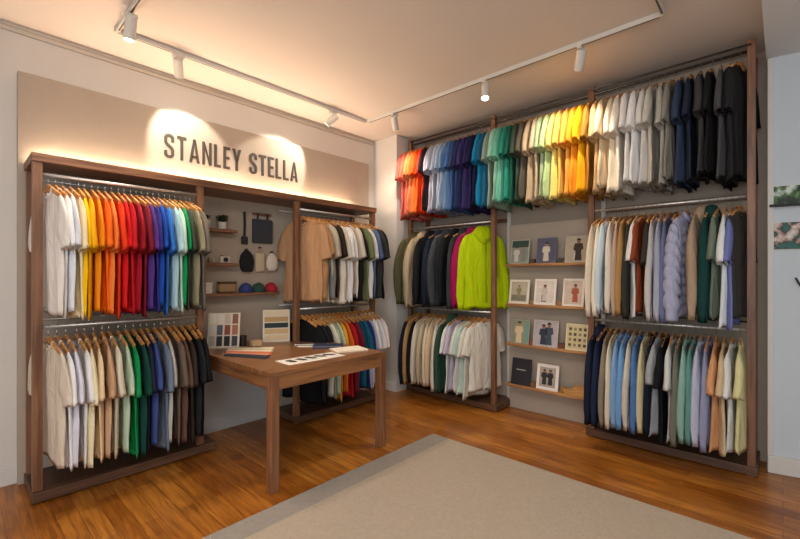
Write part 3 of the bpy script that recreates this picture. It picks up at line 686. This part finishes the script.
# ------------------------------------------------------------------ far-wall photo shelves
gs = 'shelves of photo cards on the far wall'
bp_ = obj('backing_panel', B(-2.19, -1.29, 4.13, YB - .001, .0, 1.97, bev=.002), PANEL); tag(bp_, 'greige back board behind the photo shelves on the far wall', 'panel')
SH = (1.548, 1.135, .722, .298)
for z, lb in zip(SH, ('top', 'second', 'third', 'bottom')):
    o = obj('wall_shelf', B(-.41, .41, -.085, .085, 0, .028, bev=.003), wood('shelf_oak', '#8a5c38', '#b98754', 'X'), loc=(-1.735, 4.04, z - .028))
    tag(o, f'{lb} wooden shelf of photo cards between the two racks of clothes', 'shelf', gs)
def person_shape(e, cx, z0, h, body, skin, hair, M, seat=False):
    bm = prism(bmesh.new(), [(cx-.022*h/.15, z0), (cx+.024*h/.15, z0), (cx+.018*h/.15, z0+h*.45), (cx+.032*h/.15, z0+h*.52), (cx+.024*h/.15, z0+h*.78), (cx-.026*h/.15, z0+h*.78), (cx-.034*h/.15, z0+h*.5), (cx-.018*h/.15, z0+h*.42)], -.0035, -.002)
    bmesh.ops.transform(bm, matrix=M, verts=bm.verts); obj('printed_figure', bm, flat('fig'+body, body), e)
    r = h * .09
    bm = prism(bmesh.new(), [(cx + r*cos(a_*.6283), z0 + h*.87 + r*1.15*sin(a_*.6283)) for a_ in range(10)], -.0042, -.0036)
    bmesh.ops.transform(bm, matrix=M, verts=bm.verts); obj('printed_head', bm, flat('fig'+skin, skin), e)
    bm = prism(bmesh.new(), [(cx + r*1.1*cos(a_*.6283), z0 + h*.91 + r*1.05*sin(a_*.6283)) for a_ in range(6)], -.0048, -.0043)
    bmesh.ops.transform(bm, matrix=M, verts=bm.verts); obj('printed_hair', bm, flat('fig'+hair, hair), e)
def photo(x, z, wd, hg, label, edge_band, bg, figs, mg=.016, blobs=()):
    e = thing('photo_card', label, 'photo card', (x, 3.978, z), 0, 'photo cards on the far-wall shelves')
    M = Matrix.Rotation(radians(-10), 4, 'X')
    obj('card', B(-wd/2, wd/2, 0, .014, 0, hg, M=M, bev=.001), mat('cardedge'+edge_band, edge_band, .5), e)
    obj('picture', B(-wd/2+mg, wd/2-mg, -.002, 0, mg, hg-mg, M=M), mat('photo'+bg, bg, .4, vary=.25, vscale=18), e)
    for (bx0, bx1, bz0, bz1, c) in blobs:
        obj('printed_patch', B(bx0, bx1, -.0026, -.0019, bz0, bz1, M=M), flat('patch'+c, c), e)
    for (cx, z0, h, body, skin, hair) in figs: person_shape(e, cx, z0, h, body, skin, hair, M)
    return e
photo(-2.0, SH[0], .20, .25, 'photo card of two people before green trees, top shelf', '#c4bcb0', '#8a9684', [(-.035, .02, .16, '#d0c4bc', '#b08468', '#3a2a20'), (.04, .02, .17, '#8c8480', '#a87c60', '#2a2020')], .008, [(-.09, .09, .17, .24, '#2e4a3c')])
photo(-1.72, SH[0], .20, .255, 'dark blue photo card with figure in white dress, top shelf', '#6a6678', '#54566c', [(.0, .02, .19, '#d8ccb8', '#a87c60', '#201818')], .008)
photo(-1.43, SH[0], .21, .255, 'photo card of dark-clothed figure on cream ground, top shelf', '#c8bca8', '#b8aa94', [(.02, .02, .21, '#3c3028', '#8c6448', '#181210')], .008, [(-.02, .05, .02, .09, '#d6ccc0')])
photo(-2.01, SH[1], .22, .25, 'white-bordered card with yellowish seated figure, second shelf', '#e4dccc', '#b4a890', [(0, .06, .13, '#8c8058', '#a88460', '#504030')], .022, [(-.08, .08, .03, .09, '#7c7664')])
photo(-1.735, SH[1], .22, .26, 'white-bordered card with crouching dark-haired figure, second shelf', '#e8e0d4', '#d8ccc0', [(.0, .04, .16, '#c8bcb0', '#b08060', '#201814')], .02, [(-.03, .02, .03, .10, '#55504c')])
photo(-1.46, SH[1], .20, .265, 'white-bordered card with seated figure in rust, second shelf', '#e4d8cc', '#cdb8a6', [(.02, .04, .17, '#a8583c', '#b08060', '#40281c')], .02)
photo(-2.0, SH[2], .20, .25, 'photo card of figure in long beige dress, third shelf', '#a8a890', '#8c8c78', [(-.01, .01, .22, '#d0b894', '#a87c60', '#3a2418')], .006, [(.05, .095, .02, .22, '#6c9484')])
photo(-1.73, SH[2], .25, .26, 'wide photo card of two dark blue clothed figures, third shelf', '#c4b8b4', '#b0a8a8', [(-.02, .02, .20, '#2c3444', '#8c6448', '#181418'), (.035, .02, .22, '#3a4454', '#8c6448', '#181418')], .008)
photo(-1.43, SH[2], .20, .25, 'cream card covered with small brown pattern, third shelf', '#d8cca8', '#c8b88c', [], .014, [(-.07+.045*(k%4), -.045+.045*(k%4), .035+.05*(k//4), .062+.05*(k//4), ('#4c4430','#8a7c54','#5c5038')[k%3]) for k in range(16)])
photo(-1.99, SH[3], .21, .27, 'black book with one pale line of writing, bottom shelf', '#26242a', '#2a282e', [], .004, [(-.05, .05, .15, .158, '#b4b0a8')])
photo(-1.71, SH[3], .22, .25, 'white-framed photo of two dark standing figures, bottom shelf', '#e6ddd4', '#a89c90', [(-.03, .05, .15, '#2c2a2c', '#8c6448', '#181418'), (.03, .05, .15, '#26242a', '#8c6448', '#181418')], .03)
wb = thing('block_stack', 'light wooden blocks stacked at the right end of the bottom shelf', 'block', (-1.43, 4.01, SH[3]))
obj('lower_block', B(-.11, .11, -.05, .05, 0, .04, bev=.004), wood('block_oak', '#a8743c', '#d0a060', 'X'), wb)
obj('upper_block', B(-.02, .09, -.045, .045, .04, .085, bev=.004), wood('block_oak', '#a8743c', '#d0a060', 'X'), wb)
for k, (x, z, c, w_) in enumerate(((-1.87, SH[0], '#5c4638', .05), (-1.575, SH[0], '#4c4440', .055), (-1.86, SH[1], '#a07850', .05), (-1.59, SH[1], '#9c7048', .05), (-1.865, SH[2], '#8c4c40', .05), (-1.565, SH[2], '#6c3c2c', .06), (-1.86, SH[3], '#7c5434', .05), (-1.555, SH[3], '#a0703c', .05))):
    o = obj('small_box', B(-w_/2, w_/2, -.03, .03, 0, .045, bev=.004), mat('sb'+c, c, .6), loc=(x, 4.02, z))
    nm = ['brown', 'dark', 'tan', 'light brown', 'reddish', 'dark red-brown', 'brown', 'amber'][k]
    tag(o, f'small {nm} box {"left" if k % 2 == 0 else "right"} of the middle card, {("top","second","third","bottom")[k//2]} photo shelf', 'box', 'small boxes on the photo shelves')

# ------------------------------------------------------------------ pictures on the right wall
def wall_pic(s0, s1, z0, z1, label, cols, ledge=False):
    e = thing('wall_photo', label, 'picture'); e.matrix_world = MR @ Matrix.Translation(((s0+s1)/2, -.001, z0))
    w2 = (s1-s0)/2; h = z1-z0
    m = bpy.data.materials.new('landscape_photo'); m.use_nodes = True; N = m.node_tree.nodes; L = m.node_tree.links
    tc = N.new('ShaderNodeTexCoord'); n = N.new('ShaderNodeTexNoise'); n.inputs['Scale'].default_value = 13; n.inputs['Detail'].default_value = 4
    r = N.new('ShaderNodeValToRGB'); r.color_ramp.elements.remove(r.color_ramp.elements[1])
    for i, c in enumerate(cols):
        el = r.color_ramp.elements[0] if i == 0 else r.color_ramp.elements.new(.32 + .4 * i / len(cols)); el.color = lin(c)
        if i == 0: el.position = .3
    L.new(tc.outputs['Object'], n.inputs['Vector']); L.new(n.outputs[0], r.inputs[0]); L.new(r.outputs[0], N['Principled BSDF'].inputs['Base Color'])
    obj('mount', B(-w2, w2, -.012, 0, 0, h, bev=.001), PAPER, e)
    obj('picture', B(-w2+.004, w2-.004, -.0135, -.012, .004, h-.004), m, e)
    return e
wall_pic(.018, .36, 1.935, 2.07, 'upper green and white outdoor photo on the right wall ledge', ['#141a16', '#20301f', '#4f7440', '#d4dcd8'])
lg = obj('picture_ledge', B(.01, .40, -.05, 0, 1.92, 1.935, M=MR), BLACKM); tag(lg, 'thin black ledge under the upper photo on the right wall', 'shelf')
wall_pic(.03, .36, 1.61, 1.81, 'lower teal and pink outdoor photo on the right wall', ['#1c2420', '#2c6c64', '#2a3430', '#c8a898', '#d8dcdc'])
hk = thing('coat_hook', 'dark double hook on the right wall below the two photos', 'hook'); hk.matrix_world = MR @ Matrix.Translation((.20, 0, 1.33))
obj('back_plate', B(-.012, .012, -.006, 0, -.04, .10, bev=.002), BLACKM, hk)
for s in (-1, 1): obj('prong', tube(bmesh.new(), [(0, -.006, .0), (s*.03, -.03, .03), (s*.055, -.04, .08)], .006, 8), BLACKM, hk, smooth=True)

# ------------------------------------------------------------------ track lighting
tr = thing('lighting_track', 'white rectangular lighting track mounted just below the ceiling', 'light track', (-3.39, .785, 3.11))
def trk(p, q):
    p, q = Vector(p), Vector(q); w_ = .013
    x0, x1 = sorted((p.x, q.x)); y0, y1 = sorted((p.y, q.y))
    if abs(x1-x0) < .01: x0 -= w_; x1 += w_
    else: y0 -= w_; y1 += w_
    obj('track_section', B(x0, x1, y0, y1, 0, .034, bev=.003), WHITEM, tr)
    s = .005
    if x1 - x0 < .05: b2 = ((x0+x1)/2 - s, (x0+x1)/2 + s, y0 + .02, y1 - .02)
    else: b2 = (x0 + .02, x1 - .02, (y0+y1)/2 - s, (y0+y1)/2 + s)
    obj('slot', B(*b2, -.001, .002), mat('track_slot', '#5a4a40', .6), tr)
trk((0, -.018, 0), (0, 2.335, 0)); trk((.014, 2.35, 0), (2.82, 2.35, 0)); trk((2.82, 0.02, 0), (2.82, 2.336, 0)); trk((.014, 0, 0), (2.84, 0, 0))
EM = mat('lamp_lens', '#fff0d8', emit=14)
def head(pt, target, power, cone, label, blend=.5, col=(1.0, .88, .74), added_fill=0):
    p = Vector(pt); e = thing('track_spotlight', label, 'spotlight', p, 0, 'white cylindrical spotlights on the track')
    obj('adapter', B(-.016, .016, -.04, .04, -.028, -.002, bev=.003), WHITEM, e)
    obj('stem', tube(bmesh.new(), [(0, 0, -.028), (0, 0, -.07)], .006, 8), WHITEM, e)
    j = Vector((0, 0, -.085)); d = (Vector(target) - (p + j)).normalized()
    q = Vector((0, 0, -1)).rotation_difference(d).to_matrix().to_4x4(); M = Matrix.Translation(j) @ q
    bm = lathe(bmesh.new(), [(.030, .055), (.034, .05), (.034, -.085), (.031, -.085), (.029, -.070)], 24)
    bmesh.ops.transform(bm, matrix=M, verts=bm.verts); obj('lamp_shade', bm, WHITEM, e, smooth=False)
    bm = lathe(bmesh.new(), [(.028, -.074), (.027, -.078)], 20); bmesh.ops.transform(bm, matrix=M, verts=bm.verts); obj('lens', bm, EM, e)
    l = bpy.data.lights.new('spot_lamp', 'SPOT'); l.energy = power; l.spot_size = radians(cone); l.spot_blend = blend; l.color = col; l.shadow_soft_size = .03
    o = bpy.data.objects.new('spot_lamp', l); C.objects.link(o); o.parent = e; o.matrix_local = M @ Matrix.Translation((0, 0, -.095))
    if added_fill:       # second wide lamp added in the head, turned roomward for the table's shadow
        l2 = bpy.data.lights.new('added_fill_lamp', 'SPOT'); l2.energy = added_fill; l2.spot_size = radians(125); l2.spot_blend = .8; l2.color = col; l2.shadow_soft_size = .04
        o2 = bpy.data.objects.new('added_fill_lamp', l2); C.objects.link(o2); o2.parent = e; o2.matrix_local = Matrix.Translation((M @ Vector((0, 0, -.10)))) @ Matrix.Rotation(radians(-30), 4, 'Y')
head((-3.08, .785, 3.11), (-3.35, .70, 1.3), 40, 80, 'nearest white spotlight at the left front corner of the track', .6)
head((-3.39, 1.18, 3.11), (-3.82, 1.38, 2.58), 32, 64, 'white spotlight aimed at the first word of the sign', .25, added_fill=40)
head((-3.39, 2.66, 3.11), (-3.82, 2.32, 2.58), 29, 62, 'white spotlight aimed at the last word of the sign', .25, added_fill=14)
head((-2.97, 3.135, 3.11), (-3.3, 3.72, 2.1), 22, 90, 'white spotlight near the far left corner above the coral shirts', .7)
head((-1.89, 3.135, 3.11), (-1.4, 2.2, 0), 50, 90, 'white spotlight above the photo shelves, its lens turned to the room', .7)
head((-1.09, 3.135, 3.11), (-1.50, 3.75, 2.25), 26, 90, 'white spotlight above the yellow shirts', .6)
